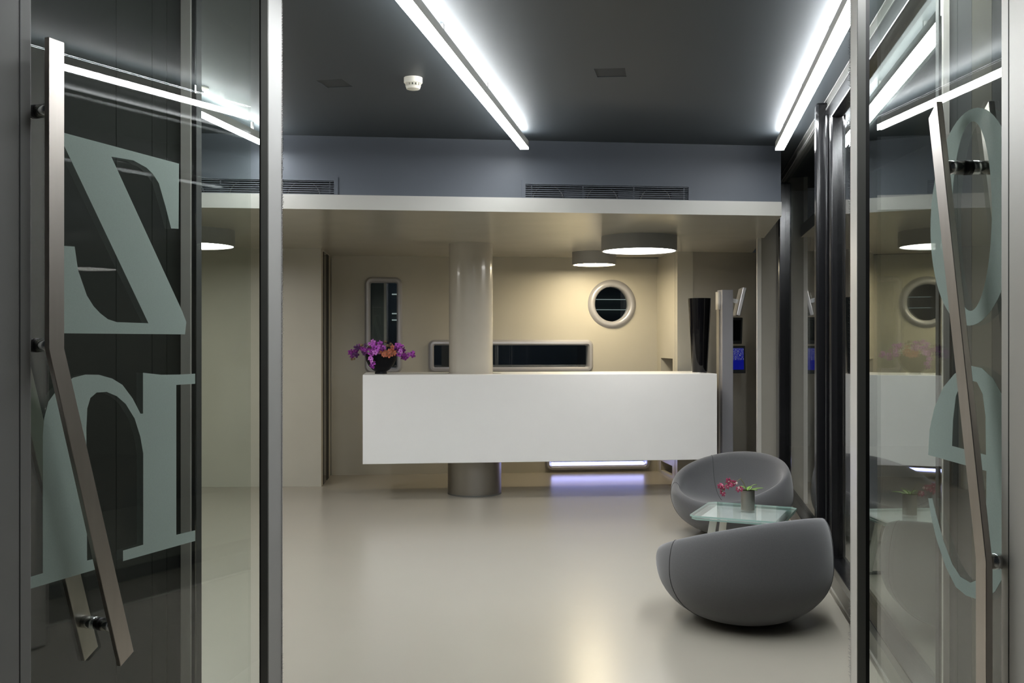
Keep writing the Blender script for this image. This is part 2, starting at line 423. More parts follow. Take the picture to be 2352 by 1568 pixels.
for k, (nm, o_, i_) in enumerate(portholes):
    th = empty('window_%d' % (k + 1)); tag(th, wl[k], 'window', kind='structure')
    # frame: outer slope, flat crown, inner sleeve
    n = len(o_); a = 0.35; b = 0.72
    rings = [(o_, 0.0), ([lerp2(p, q, a) for p, q in zip(o_, i_)], -0.034), ([lerp2(p, q, b) for p, q in zip(o_, i_)], -0.036), (i_, -0.018), (i_, 0.12)]
    vv = []; ff = []
    for pts, c in rings: vv += [bw(p[0], p[1], c) for p in pts]
    for r in range(len(rings) - 1):
        for i in range(n): ff.append((r * n + i, r * n + (i + 1) % n, (r + 1) * n + (i + 1) % n, (r + 1) * n + i))
    fo = fixn(obj('frame', vv, ff, M['porthole'], th, smooth=True))
    for p in fo.data.polygons: p.use_smooth = True
    fo.modifiers.new('es', 'EDGE_SPLIT').split_angle = math.radians(50)
    vv, ff = sheet(i_, [], 0.008, lambda x, y, c: bw(x, y, 0.05 + c))
    fixn(obj('pane', vv, ff, M['glass'], th))
    if nm == 'low':
        x0 = min(p[0] for p in i_) + 0.015; x1 = max(p[0] for p in i_) - 0.015; zb = min(p[1] for p in i_)
        tube('light_tube', [bw(x0, zb + 0.018, 0.025), bw(x1, zb + 0.018, 0.025)], 0.014, M['blue_tube'], th)
# dark rooms behind the portholes
dr = empty('wall_rear'); tag(dr, 'dark rear room walls behind the porthole windows', 'wall', kind='structure')
v, f = boxv(-0.05, Lb, 1.9, 2.0, 0, SOF, Matrix.Translation(BA) @ Matrix.Rotation(math.atan2(bd.y, bd.x), 4, 'Z'))
obj('rear_panel', v, f, M['dark_room'], dr)
Tb = Matrix.Translation(BA) @ Matrix.Rotation(math.atan2(bd.y, bd.x), 4, 'Z')
box('rear_ceiling', -0.05, Lb, 0.15, 2.0, SOF, SOF + 0.05, M['dark_room'], dr, Tb)
tx0 = tallA[0] - 0.1; txm = (tallA[0] + tallB[0]) / 2 - 0.01
box('reflection_panel', tx0, txm, 0.42, 0.44, 0.3, SOF - 0.08, M['reflection_panel'], dr, Tb)  # panel imitates a reflection in the tall pane, no real screen
box('reflection_edge', txm, txm + 0.028, 0.41, 0.45, 0.3, SOF - 0.08, M['alu_pale'], dr, Tb)  # pale edge line of the imitated reflection
for zz in (1.98, 1.74, 1.66): box('reflection_line', txm + 0.05, txm + 0.5, 1.86, 1.88, zz, zz + 0.014, M['reflection_glow'], dr, Tb)  # glowing bars imitate reflected strips in the tall pane, no lamps
for zz in (1.93, 1.80): box('reflection_line', 2.75, 3.6, 1.86, 1.88, zz, zz + 0.008, M['reflection_glow'], dr, Tb)  # glowing bars imitate reflected lines in the round pane
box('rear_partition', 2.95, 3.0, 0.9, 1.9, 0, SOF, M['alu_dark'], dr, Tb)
box('rear_fill_light', 0.1, 3.3, 1.0, 1.03, SOF - 0.04, SOF - 0.02, M['rear_fill_light'], dr, Tb)  # unseen light added to brighten the rear room

# left wall panel (pilaster front), its return with dark pocket strips
PL = (-1.842, 9.376)
lp = empty('wall_left_front'); tag(lp, 'pale beige wall panel left of the reception recess', 'wall', kind='structure')
prism('panel', [(-7.0, 9.376 - 0.02 * 5.158), PL, (-1.905, 10.19), (-7.0, 10.1)], 0, SOF, M['beige'], lp)
tr = empty('trim_1'); tag(tr, 'dark double door track at the left end of the back wall', 'trim', kind='structure')
for i, (y0_, y1_) in enumerate(((9.52, 9.72), (9.80, 9.97))):
    rx = lambda y: PL[0] + (-1.905 - PL[0]) * (y - PL[1]) / (10.19 - PL[1])
    prism('track_strip', [(rx(y0_), y0_), (rx(y0_) + 0.008, y0_), (rx(y1_) + 0.008, y1_), (rx(y1_), y1_)], 0, SOF - 0.02, M['rubber' if i else 'black_metal'], tr)
p = bw(0.030, 0, 0); T = Matrix.Translation(p) @ Matrix.Rotation(math.atan2(bd.y, bd.x), 4, 'Z')
vv, ff = boxv(-0.003, 0.003, -0.02, 0.0, 0, SOF - 0.02, T); obj('edge_bead', vv, ff, M['grey_wall'], tr)

# right return of the recess with a wall niche and a low socket box
RA = Vector((1.657, 9.726, 0)); RB = Vector((1.57, back_y(1.57), 0))
rd = (RB - RA).normalized(); rn = Vector((-rd.y, rd.x, 0))       # faces the recess (left)
def rw(a, b, c): return RA + rd * a + Vector((0, 0, b)) - rn * c
def rw_px(u, v): p = on_plane(u, v, RA, rn); return (p - RA).dot(rd), p.z
na = rw_px(1545, 822); nb = rw_px(1518, 823)
sa = rw_px(1544, 1076); sb = rw_px(1518, 1069)
Lr = (RB - RA).length
if nb[0] > Lr - 0.05: nb = (Lr - 0.05, nb[1])
if sb[0] > Lr - 0.05: sb = (Lr - 0.05, sb[1])
nz1 = (na[1] + nb[1]) / 2; nz0 = nz1 - 0.62
h1 = [(na[0], nz0), (nb[0], nz0), (nb[0], nz1), (na[0], nz1)]
h2 = [(sa[0], 0.03), (sb[0], 0.03), (sb[0], 0.13), (sa[0], 0.13)]
v, f = sheet([(0, 0), (Lr, 0), (Lr, SOF), (0, SOF)], [h1[::-1], h2[::-1]], 0.16, rw)
rt = fixn(obj('wall_recess_side', v, f, M['beige'])); tag(rt, 'beige side wall of the reception recess with a square niche', 'wall', kind='structure')
vv, ff = sheet([(na[0] - .02, 0.0), (nb[0] + .02, 0.0), (nb[0] + .02, nz1 + .02), (na[0] - .02, nz1 + .02)], [], 0.01, lambda a, b, c: rw(a, b, 0.16 + c))
fixn(obj('niche_back', vv, ff, M['grey_wall'], rt))
vv, ff = sheet([(0.078, 0.0), (0.084, 0.0), (0.084, SOF), (0.078, SOF)], [], 0.003, lambda a, b, c: rw(a, b, -c))
fixn(obj('joint_bead', vv, ff, M['beige'], rt))

# grey wall right of the recess, passage door, pier against the facade
GA = (1.659, 9.728); GB = (2.62, 9.86)
gw = prism('wall_right_rear', [GA, GB, (2.62, 10.4), (1.82, 10.4)], 0, SOF, M['grey_wall'])
tag(gw, 'shaded grey beige wall behind the silver totem', 'wall', kind='structure')
PA = (2.138, 8.444); 
pr = empty('wall_pier'); tag(pr, 'narrow beige pier beside the glass facade', 'wall', kind='structure')
fx = facade_x(8.46)
prism('pier_body', [(PA[0] + .03, PA[1]), (fx, 8.46), (fx + 0.3, 9.9), (2.55, 9.9), (PA[0] + .03, PA[1] + 0.1)], 0, CEIL, M['grey_wall'], pr)
prism('pier_edge', [(PA[0] - 0.004, PA[1] - 0.002), (PA[0] + 0.03, PA[1] - 0.002), (PA[0] + 0.03, PA[1] + 0.1), (PA[0] + 0.012, PA[1] + 0.1)], 0, CEIL, M['alu_pale'], pr)
prism('passage_door', [(PA[0] + 0.012, PA[1] + 0.10), (PA[0] + 0.05, PA[1] + 0.10), (2.56, 9.86), (2.47, 9.84)], 0, SOF, M['door_void'], pr)

# left and front walls of the lobby (outside the photograph, they close the room)
wl_ = prism('wall_left', [(left_x(3.0), 3.0), (left_x(10), 10), (left_x(10) - .15, 10), (left_x(3.0) - .15, 3.0)], 0, CEIL, M['beige'])
tag(wl_, 'beige side wall at the far left of the lobby', 'wall', kind='structure')

# ------------------------------------------------------------------ glass facade on the right
fc = empty('window_5'); tag(fc, 'dark glass facade in black frames along the right side', 'window', kind='structure')
FA = Vector((facade_x(3.15), 3.15, 0))
Tf = Matrix.Translation(FA) @ Matrix(((DX.x, EX.x, 0, 0), (DX.y, EX.y, 0, 0), (0, 0, 1, 0), (0, 0, 0, 1)))   # local x along facade, y outward
def fs(y): return (y - 3.15) / DX.y
def fbox(name, a0, a1, b0, b1, z0, z1, mat, bev=0.0): return box(name, a0, a1, b0, b1, z0, z1, mat, fc, Tf, bev)
SE = fs(8.46)
fbox('kick_plate', 0, SE, 0.0, 0.08, 0.006, 0.135, M['skirting'])
fbox('base_bead', 0, SE, -0.006, 0.0, 0.0, 0.008, M['alu_pale'])
fbox('sill_rail', 0, SE, -0.03, 0.06, 0.135, 0.185, M['black_metal'], 0.004)
fbox('head_band', 0, SE, 0.0, 0.08, 2.743, 2.82, M['alu_dark'])
fbox('head_bead', 0, SE, -0.008, 0.0, 2.752, 2.760, M['alu'])
fbox('head_bead', 0, SE, -0.008, 0.0, 2.808, 2.816, M['alu'])
posts = [(fs(8.20), fs(8.42), -0.035), (fs(5.64), fs(5.80), -0.06)]
fbox('mullion', posts[0][0], posts[0][1], -0.03, 0.06, 0.135, 2.743, M['black_metal'], 0.012)
fbox('mullion', fs(5.68), fs(5.76), -0.062, 0.05, 0.135, 2.80, M['black_metal'], 0.014)
fbox('jamb', fs(5.45), fs(5.68), -0.012, 0.06, 0.185, 2.743, M['black_metal'], 0.008)
fbox('jamb_rib', fs(5.55), fs(5.575), -0.026, -0.012, 0.185, 2.70, M['black_metal'], 0.006)
fbox('head_rail', 0, fs(5.68), -0.012, 0.06, 2.66, 2.743, M['black_metal'], 0.006)
fbox('corner_post', -0.02, 0.0, -0.008, 0.04, 0.0, 2.82, M['alu_pale'])
fbox('pane', 0.0, fs(5.45), 0.022, 0.032, 0.185, 2.66, M['glass_dark'])
fbox('pane', fs(5.76), fs(8.20), 0.022, 0.032, 0.185, 2.743, M['glass_dark'])

# night street ground / dark boards outside the facade
nb_ = prism('wall_outside', [(facade_x(3.0) + 2.6, 3.0), (facade_x(9.6) + 2.6, 9.6), (facade_x(9.6) + 2.7, 9.6), (facade_x(3.0) + 2.7, 3.0)], 0, 3.2, M['door_void'])
tag(nb_, 'dark night boundary outside the glass facade', 'wall', kind='structure')

# ------------------------------------------------------------------ light strips
def strip(end, y_near, label):
    e = Vector((end[0], end[1], 0)); L = (end[1] - y_near) / DX.y
    th = empty('strip_light', (e.x, e.y, CEIL)); th.rotation_euler = (0, 0, math.atan2(DX.y, DX.x))
    tag(th, label, 'strip light', 'ceiling light strips')
    zb = -0.112; zt = -0.052; hw = 0.029
    box('housing', -L, 0, -hw, hw, zb + 0.010, zt - 0.004, M['alu_pale'], th)
    box('diffuser', -L, 0.001, -hw + 0.001, hw - 0.001, zb, zb + 0.010, M['strip_light'], th)
    box('uplight_diffuser', -L, -0.01, -hw + 0.008, hw - 0.008, zt - 0.004, zt, M['uplight'], th)
    k = 0
    x = -0.3
    while x > -L:
        box('hanger', x - 0.01, x + 0.01, -0.006, 0.006, zt, 0.0, M['alu'], th); x -= 1.0
    return th
strip((0.085, 6.61), 2.55, 'long bright ceiling strip light left of the square hatch')
strip((1.83, 6.64), 2.55, 'long bright ceiling strip light beside the glass facade')
strip((-1.63, 6.58), 3.75, 'long bright ceiling strip light seen through the left sliding door')

# ------------------------------------------------------------------ drum lamps
def drum(x, y, r, h, lm, label):
    th = empty('drum_lamp', (x, y, SOF)); tag(th, label, 'ceiling lamp', 'drum ceiling lamps')
    prof = [(r, 0), (r, -h), (r - 0.012, -h), (r - 0.012, -h + 0.012)]
    lathe('drum_shell', prof, M['drum'], th, 64, cap=False)
    lathe('diffuser', [(0.0, -h + 0.006), (r - 0.012, -h + 0.006), (r - 0.012, -h + 0.02), (0.0, -h + 0.02)], lm, th, 64, smooth=False, cap=False)
    return th
drum(1.093, 8.35, 0.323, 0.125, M['drum_light'], 'large round drum lamp under slab above right half of desk')
drum(0.83, 9.81, 0.222, 0.128, M['spot_light'], 'smaller warm drum lamp near the back wall')
drum(-2.58, 7.87, 0.323, 0.128, M['drum_light'], 'round drum lamp under slab behind left sliding door')

# ------------------------------------------------------------------ smoke detectors
d0 = on_z(949, 179, CEIL)
th = empty('smoke_detector', (d0.x, d0.y, CEIL)); tag(th, 'white round smoke detector with slotted rim on dark ceiling', 'smoke detector')
lathe('base', [(0.0, 0), (0.050, 0), (0.050, -0.026), (0.047, -0.030), (0.043, -0.032), (0.0, -0.032)], M['white_plastic'], th, 32)
lathe('cap', [(0.0, -0.044), (0.038, -0.044), (0.040, -0.048), (0.036, -0.060), (0.022, -0.064), (0.0, -0.064)], M['white_plastic'], th, 32)
lathe('slot_core', [(0.033, -0.031), (0.033, -0.045)], M['rubber'], th, 24, cap=False)
for i in range(14):
    a = 2 * math.pi * i / 14
    T = Matrix.Rotation(a, 4, 'Z') @ Matrix.Translation((0.0375, 0, -0.038))
    vv, ff = boxv(-0.004, 0.004, -0.005, 0.005, -0.007, 0.007, T); obj('slot_rib', vv, ff, M['white_plastic'], th)
d1 = on_z(461, 201, CEIL)
th = empty('sprinkler', (d1.x, d1.y, CEIL)); tag(th, 'small white ceiling sprinkler disc near left strip light', 'sprinkler')
lathe('rose', [(0.0, 0), (0.044, 0), (0.044, -0.006), (0.030, -0.012), (0.0, -0.012)], M['white_plastic'], th, 28)
lathe('nozzle', [(0.008, -0.012), (0.008, -0.022), (0.016, -0.023), (0.016, -0.027), (0.0, -0.027)], M['plastic_dark'], th, 16)

# ------------------------------------------------------------------ column
COLB = (-0.346, 8.97); COLU = (-0.379, 8.97)
th = empty('column', (COLB[0], COLB[1], 0)); tag(th, 'round beige column on a steel drum rising through the desk', 'column')
lathe('steel_foot', [(0.247, 0.0), (0.247, 0.5)], M['steel'], th, 72)
lathe('foot_ring', [(0.2485, 0.0), (0.2485, 0.012), (0.247, 0.013)], M['alu_dark'], th, 72, cap=False)
lathe('shaft', [(0.2025, 0.5), (0.2025, SOF)], M['column'], th, 72, c=(COLU[0] - COLB[0], 0, 0))

# ------------------------------------------------------------------ reception desk
DL = Vector((-1.306, 8.49, 0)); DR = Vector((1.867, 8.84, 0))
dd = (DR - DL).normalized(); dang = math.atan2(dd.y, dd.x)
th = empty('reception_desk', (DL.x, DL.y, 0), dang); tag(th, 'long white floating reception desk in front of the column', 'desk')
LD = (DR - DL).length; DT = 1.107; DB = 0.327
cxl = Matrix.Rotation(-dang, 3, 'Z') @ (Vector((COLB[0], COLB[1], 0)) - DL)
bevel(box('front_panel', 0, LD, 0, 0.03, DB, DT, M['white'], th), 0.0025)
box('end_panel', 0, 0.03, 0.03, 0.78, DB, DT, M['white'], th)
box('end_panel', LD - 0.03, LD, 0.03, 0.78, DB, DT, M['white'], th)
v, f = sheet([(0.03, 0.03), (LD - 0.03, 0.03), (LD - 0.03, 0.78), (0.03, 0.78)], [circ(cxl.x, cxl.y, 0.25)[::-1]], 0.03, lambda a, b, c: Vector((a, b, DT - 0.03 + c)))
fixn(obj('top_panel', v, f, M['white'], th))
v, f = sheet([(0.03, 0.03), (LD - 0.03, 0.03), (LD - 0.03, 0.78), (0.03, 0.78)], [circ(cxl.x, cxl.y, 0.25)[::-1]], 0.03, lambda a, b, c: Vector((a, b, DB + c)))
fixn(obj('bottom_panel', v, f, M['white'], th))
def desk_pt(u, depth):
    """point on the desk top seen at column u, depth behind the front"""
    p0 = DL + Vector((-dd.y, dd.x, 0)) * depth
    p = on_plane(u, 0, p0, Vector((-dd.y, dd.x, 0))); return Vector((p.x, p.y, DT))

# tall black vase
vp = desk_pt(1607, 0.22)
th = empty('floor_vase', vp); th.name = 'tall_vase'; tag(th, 'tall tapered glossy black vase at the right end of the desk', 'vase')
lathe('vase_body', [(0.0, 0.006), (0.066, 0.006), (0.072, 0.02), (0.108, 0.694), (0.102, 0.694), (0.070, 0.05), (0.0, 0.05)], M['black_gloss'], th, 48)
lathe('vase_foot', [(0.0, 0), (0.070, 0), (0.070, 0.008), (0.0, 0.008)], M['chrome'], th, 40)

# ------------------------------------------------------------------ flowers
def flower_mesh(name, r, mat, lip):
    v = []; f = []; fm = []
    rnd = random.Random(name)
    for k in range(5):
        a = 2 * math.pi * k / 5 + rnd.uniform(-.15, .15); wdt = r * (0.26 if k % 2 else 0.40); ln = r * rnd.uniform(0.9, 1.1)
        c, s = math.cos(a), math.sin(a); b0 = len(v)
        prof = [(0.06, 0.10), (0.35, 0.85), (0.65, 1.0), (0.9, 0.6), (1.0, 0.0)]
        for q, wv in prof:
            zz = -0.18 * r * (q - 0.5) ** 2 * 4 + 0.10 * r
            for sd in (-1, 0, 1):
                x = q * ln; y = sd * wv * wdt; z = zz - (0.10 * r if sd else 0)
                v.append((x * c - y * s, x * s + y * c, z))
        for i in range(len(prof) - 1):
            for j in range(2): f.append((b0 + i * 3 + j, b0 + i * 3 + j + 1, b0 + i * 3 + j + 4, b0 + i * 3 + j + 3)); fm.append(0)
    b0 = len(v)
    for i in range(6):
        a = 2 * math.pi * i / 6; v.append((0.2 * r * math.cos(a) , 0.2 * r * math.sin(a) - 0.05 * r, 0.10 * r))
    v.append((0, -0.1 * r, 0.42 * r))
    for i in range(6): f.append((b0 + i, b0 + (i + 1) % 6, b0 + 6)); fm.append(1)
    me = bpy.data.meshes.new(name); me.from_pydata(v, [], f); me.update()
    me.materials.append(mat); me.materials.append(lip)
    for p, i in zip(me.polygons, fm): p.material_index = i; p.use_smooth = True
    return me
def bud_mesh(name, r, mat):
    v = []; f = []; n = 8; prof = [(0.0, -1), (0.55, -0.6), (0.75, 0), (0.5, 0.6), (0.05, 1.0)]
    for q, z in prof:
        for i in range(n): a = 2 * math.pi * i / n; v.append((r * q * math.cos(a), r * q * math.sin(a), r * z))
    for k in range(4):
        for i in range(n): f.append((k * n + i, k * n + (i + 1) % n, (k + 1) * n + (i + 1) % n, (k + 1) * n + i))
    me = bpy.data.meshes.new(name); me.from_pydata(v, [], f); me.update(); me.materials.append(mat)
    for p in me.polygons: p.use_smooth = True
    return me
M['petal_magenta'] = pmat('dark magenta petal', (0.20, 0.012, 0.22, 1), 0.55, noise=0.25, nscale=60)
M['petal_lilac'] = pmat('light lilac petal', (0.55, 0.16, 0.60, 1), 0.5, noise=0.2, nscale=60)
FM = {'m': flower_mesh('magenta_bloom', 1, M['petal_magenta'], M['petal_purple']), 'l': flower_mesh('lilac_bloom', 1, M['petal_lilac'], M['petal_magenta']), 'p': flower_mesh('purple_bloom', 1, M['petal_purple'], M['petal_dark']), 'd': flower_mesh('plum_bloom', 1, M['petal_dark'], M['petal_dark']),
      'o': flower_mesh('rust_bloom', 1, M['petal_orange'], M['petal_olive']), 'r': flower_mesh('crimson_bloom', 1, M['petal_red'], M['petal_pale']),
      'b': bud_mesh('olive_bud', 1, M['petal_olive']), 'w': bud_mesh('pale_bud', 1, M['petal_pale'])}
def place_flower(kind, loc, r, parent, rnd):
    o = bpy.data.objects.new('bud' if kind in 'bw' else 'flower', FM[kind]); C.objects.link(o); o.parent = parent
    o.location = loc; o.scale = (r, r, r)
    # blooms face roughly the room, loosely turned
    o.rotation_euler = (math.radians(75 + rnd.uniform(-35, 30)), rnd.uniform(-.5, .5), rnd.uniform(-0.9, 0.9))
    return o

bp_ = desk_pt(875, 0.30)
th = empty('orchid_bowl', bp_); tag(th, 'black footed bowl of purple and rust orchids on the desk', 'flower bowl')
lathe('bowl', [(0.0, 0.0), (0.056, 0.0), (0.052, 0.022), (0.075, 0.035), (0.112, 0.075), (0.136, 0.125), (0.143, 0.18), (0.138, 0.18), (0.120, 0.12), (0.06, 0.06), (0.0, 0.06)], M['black_bowl'], th, 48)
lathe('moss', [(0.0, 0.178), (0.08, 0.172), (0.135, 0.15)], M['stem'], th, 24, cap=False)
rnd = random.Random(3)
zoom = lambda x, y: (780 + x / 11.76, 760 + y / 11.76)
sprays = [
    ('d', [(690, 400), (690, 500), (600, 470), (540, 430), (470, 450), (430, 540), (380, 620), (300, 570), (350, 660), (450, 640), (650, 590), (720, 600), (760, 480)]),
    ('p', [(900, 290), (880, 360), (820, 340), (960, 330)]),
    ('p', [(930, 430), (1000, 470), (870, 530), (960, 580), (850, 610), (830, 730), (860, 800), (900, 870), (880, 950)]),
    ('p', [(1090, 330), (1140, 400), (1180, 450), (1130, 520), (1080, 560), (1190, 540), (1060, 440)]),
    ('o', [(1150, 590), (1220, 560), (1270, 620), (1330, 560), (1400, 610), (1440, 520), (1490, 590), (1420, 440), (1350, 650), (1190, 630)]),
    ('p', [(1480, 430), (1560, 370), (1620, 400), (1580, 480), (1680, 430), (1650, 540), (1720, 510), (1600, 630), (1740, 620), (1780, 710), (1860, 640), (1950, 590), (1980, 650), (1720, 700)]),
    ('b', [(1380, 340), (1340, 400), (1290, 390), (1240, 290), (330, 760), (390, 750), (800, 440), (590, 380)]),
]
heart = Vector((0, 0, 0.16))
for k, (kd, pts) in enumerate(sprays):
    locs = []
    for (x, y) in pts:
        u, v_ = zoom(x, y)
        p = at_y(u, v_, bp_.y + (rnd.uniform(-0.19, -0.14) if k in (2, 4) else rnd.uniform(-0.12, 0.05))) - bp_
        locs.append(p)
        place_flower(rnd.choice({'p': 'pplm', 'd': 'dddm', 'o': 'oooo', 'b': 'b'}[kd]), p, rnd.uniform(0.025, 0.033) * (0.6 if kd == 'b' else 1), th, rnd)
    ctr = sum(locs, Vector()) / len(locs); last = locs[-1] if kd != 'o' else ctr
    mid_ = ctr * 0.6 + heart * 0.4 + Vector((0, 0.02, 0.05))
    cur = [heart * (1 - t) ** 2 + mid_ * 2 * t * (1 - t) + (last + Vector((0, 0.02, 0))) * t * t for t in [i / 8 for i in range(9)]]
    tube('stem', cur, 0.003, M['stem'], th, 6)

# ------------------------------------------------------------------ silver totem with monitors
KX0 = (1658.5 - CX) * 9.1 / F; KX1 = (1684.5 - CX) * 9.1 / F
th = empty('display_totem', ((KX0 + KX1) / 2, 9.1, 0), math.radians(7)); tag(th, 'silver grey standing totem behind the desk end', 'totem')
hw = (KX1 - KX0) / 2
box('post', -hw, hw, 0, 0.14, 0.02, 1.885, M['totem'], th, bev=0.003)
box('side_cap', -hw - 0.022, -hw, 0.05, 0.13, 1.70, 1.87, M['alu_pale'], th, bev=0.004)
box('side_fin', -hw - 0.012, -hw, 0.06, 0.13, 0.02, 1.70, M['grey_wall'], th)
box('base_plate', -hw - 0.06, hw + 0.06, -0.04, 0.24, 0.0, 0.02, M['totem'], th, bev=0.003)
def monitor(name, label, u0, u1, v0, v1, y, yaw, tilt, smat, bezel, wd, edge=None):
    c = at_y((u0 + u1) / 2, (v0 + v1) / 2, y)
    t = empty(name, c); t.rotation_euler = (math.radians(tilt), 0, math.radians(yaw)); tag(t, label, 'monitor', 'monitors on the totem')
    h = (v1 - v0) * y / F / 2; ww = wd / 2
    casing = box('casing', -ww, ww, 0.0, 0.035, -h, h, bezel, t, bev=0.006)
    box('screen', -ww + 0.02, ww - 0.02, -0.003, 0.0, -h + 0.035, h - 0.022, smat, casing)
    box('mount_arm', -0.02, 0.02, 0.035, 0.10, -0.02, 0.02, M['chrome'], t)
    return t
monitor('monitor', 'top monitor on the totem, tilted and seen edge on', 1697, 1708, 662, 727, 9.30, 84, 13, M['black_gloss'], M['plastic_silver'], 0.33)
monitor('monitor', 'middle black monitor on the totem with a blank screen', 1668, 1707, 729, 790, 9.30, 14, 4, M['black_gloss'], M['plastic_dark'], 0.165)
monitor('monitor', 'lowest monitor on the totem with a blue screen', 1667, 1713, 794, 857, 9.30, 10, -2, M['screen_blue'], M['plastic_dark'], 0.20)

# ------------------------------------------------------------------ lounge chairs
def chair_profile(phi):
    """phi 0 = front lip, pi = back. returns list of (r,z)"""
    s = (1 - math.cos(phi)) / 2
    sb = s * s * (3 - 2 * s)
    h = 0.272 + 0.286 * s ** 0.82
    R = 0.438
    zc = min(0.285, h - 0.035)
    seat = 0.215 + 0.01 * math.cos(phi)
    P = []
    N = 16
    for i in range(N + 1):
        a = math.pi / 2 * i / N
        P.append((0.09 + (R - 0.09) * math.sin(a) ** 1.08, zc * (1 - math.cos(a)) ** 1.08))
    P[0] = (0.09, 0.0)
    for i in range(1, 9):
        a = math.pi / 2 * i / 8
        P.append((R - (0.022 + 0.034 * s) * (1 - math.cos(a)), zc + (h - zc) * math.sin(a)))
    rt = R - (0.022 + 0.034 * s)
    ri = rt - 0.034; drop = min(0.05, (h - seat) * 0.4)
    for i in range(1, 5):
        a = math.pi / 2 * i / 4
        P.append((rt - (rt - ri) * math.sin(a), h - drop * (1 - math.cos(a))))
    p0 = Vector((ri, h - drop)); p1 = Vector((ri - 0.02, seat + 0.02)); p2 = Vector((ri * 0.62, seat - 0.01)); p3 = Vector((0.0, seat - 0.035))
    for i in range(1, 13):
        t = i / 12
        q = p0 * (1 - t) ** 3 + p1 * 3 * t * (1 - t) ** 2 + p2 * 3 * t * t * (1 - t) + p3 * t ** 3
        P.append((max(q.x, 0.004), q.y))
    return P
def chair(x, y, ang, label, seams):
    th = empty('lounge_chair', (x, y, 0), ang); tag(th, label, 'lounge chair', 'round lounge chairs')
    n = 72; vv = []; ff = []; rows = None
    for i in range(n):
        phi = 2 * math.pi * i / n
        P = chair_profile(phi); rows = len(P)
        for r, z in P: vv.append((r * math.cos(phi), r * math.sin(phi), z))
    for i in range(n):
        j = (i + 1) % n
        for k in range(rows - 1): ff.append((i * rows + k, j * rows + k, j * rows + k + 1, i * rows + k + 1))
    ff.append(tuple(i * rows for i in range(n))[::-1]); ff.append(tuple(i * rows + rows - 1 for i in range(n)))
    shell = fixn(obj('shell', vv, ff, M['fabric'], th, smooth=True))
    for ph in (math.radians(q) for q in seams):
        P = chair_profile(ph)
        lo, hi = (4, rows - 4)
        pts = [(r * math.cos(ph), r * math.sin(ph), z) for r, z in P[lo:hi]]
        tube('seam', pts, 0.0022, M['seam'], shell, 6)
    lathe('glide', [(0.0, 0.0), (0.085, 0.0), (0.085, 0.006), (0.0, 0.006)], M['rubber'], th, 24)
    return th
chair(1.174, 4.93, math.radians(117), 'grey upholstered bowl lounge chair in front, turned away toward the table', (86, -141))
chair(1.608, 7.12, math.radians(-126), 'grey upholstered bowl lounge chair behind the glass table, seat showing', (-59, -134))

# ------------------------------------------------------------------ glass coffee table
TZ = 0.38; TC = Vector((1.397, 5.837, 0))
th = empty('coffee_table', TC, math.radians(-24.5)); tag(th, 'low square glass coffee table with steel legs between the chairs', 'table')
a = 0.272
def chamf(h, c): return [(-h + c, -h), (h - c, -h), (h, -h + c), (h, h - c), (h - c, h), (-h + c, h), (-h, h - c), (-h, -h + c)]
def plate(name, h, c, z0, z1, m_face, m_edge):
    pts = chamf(h, c); n = 8
    vv = [(p[0], p[1], z0) for p in pts] + [(p[0], p[1], z1) for p in pts]
    ff = [tuple(range(n))[::-1], tuple(range(n, 2 * n))] + [(i, (i + 1) % n, n + (i + 1) % n, n + i) for i in range(n)]
    return obj(name, vv, ff, None, th, mats=[m_face, m_edge], fmat=[0, 0] + [1] * n)
plate('glass_top', a, 0.035, TZ - 0.010, TZ, M['glass_table'], M['glass_edge'])
plate('lower_glass', a - 0.008, 0.035, TZ - 0.026, TZ - 0.016, M['glass_table'], M['glass_edge'])
v, f = sheet([(-0.215, -0.215), (0.215, -0.215), (0.215, 0.215), (-0.215, 0.215)], [], 0.001, lambda x, y, c: Vector((x, y, TZ - 0.0145 + c)))
fixn(obj('white_field', v, f, M['film_white'], th))
for sx in (-1, 1):
    for sy in (-1, 1):
        top = Vector((sx * 0.15, sy * 0.15, TZ - 0.026)); bot = Vector((sx * 0.20, sy * 0.20, 0.0))
        d = 0.022; e = 0.005
        vv = []
        for p in (bot, top):
            for ox, oy in ((-d, -e), (d, -e), (d, e), (-d, e)): vv.append(p + Vector((ox, oy, 0)))
        obj('leg', vv, [(0, 3, 2, 1), (4, 5, 6, 7), (0, 1, 5, 4), (1, 2, 6, 5), (2, 3, 7, 6), (3, 0, 4, 7)], M['alu_pale'], th)
for sx in (-1, 1): box('leg_brace', sx * 0.15 - 0.02, sx * 0.15 + 0.02, -0.15, 0.15, TZ - 0.032, TZ - 0.0262, M['alu'], th)
for sy in (-1, 1): box('floor_rail', -0.20, 0.20, sy * 0.20 - 0.02, sy * 0.20 + 0.02, 0.0, 0.012, M['black_metal'], th)

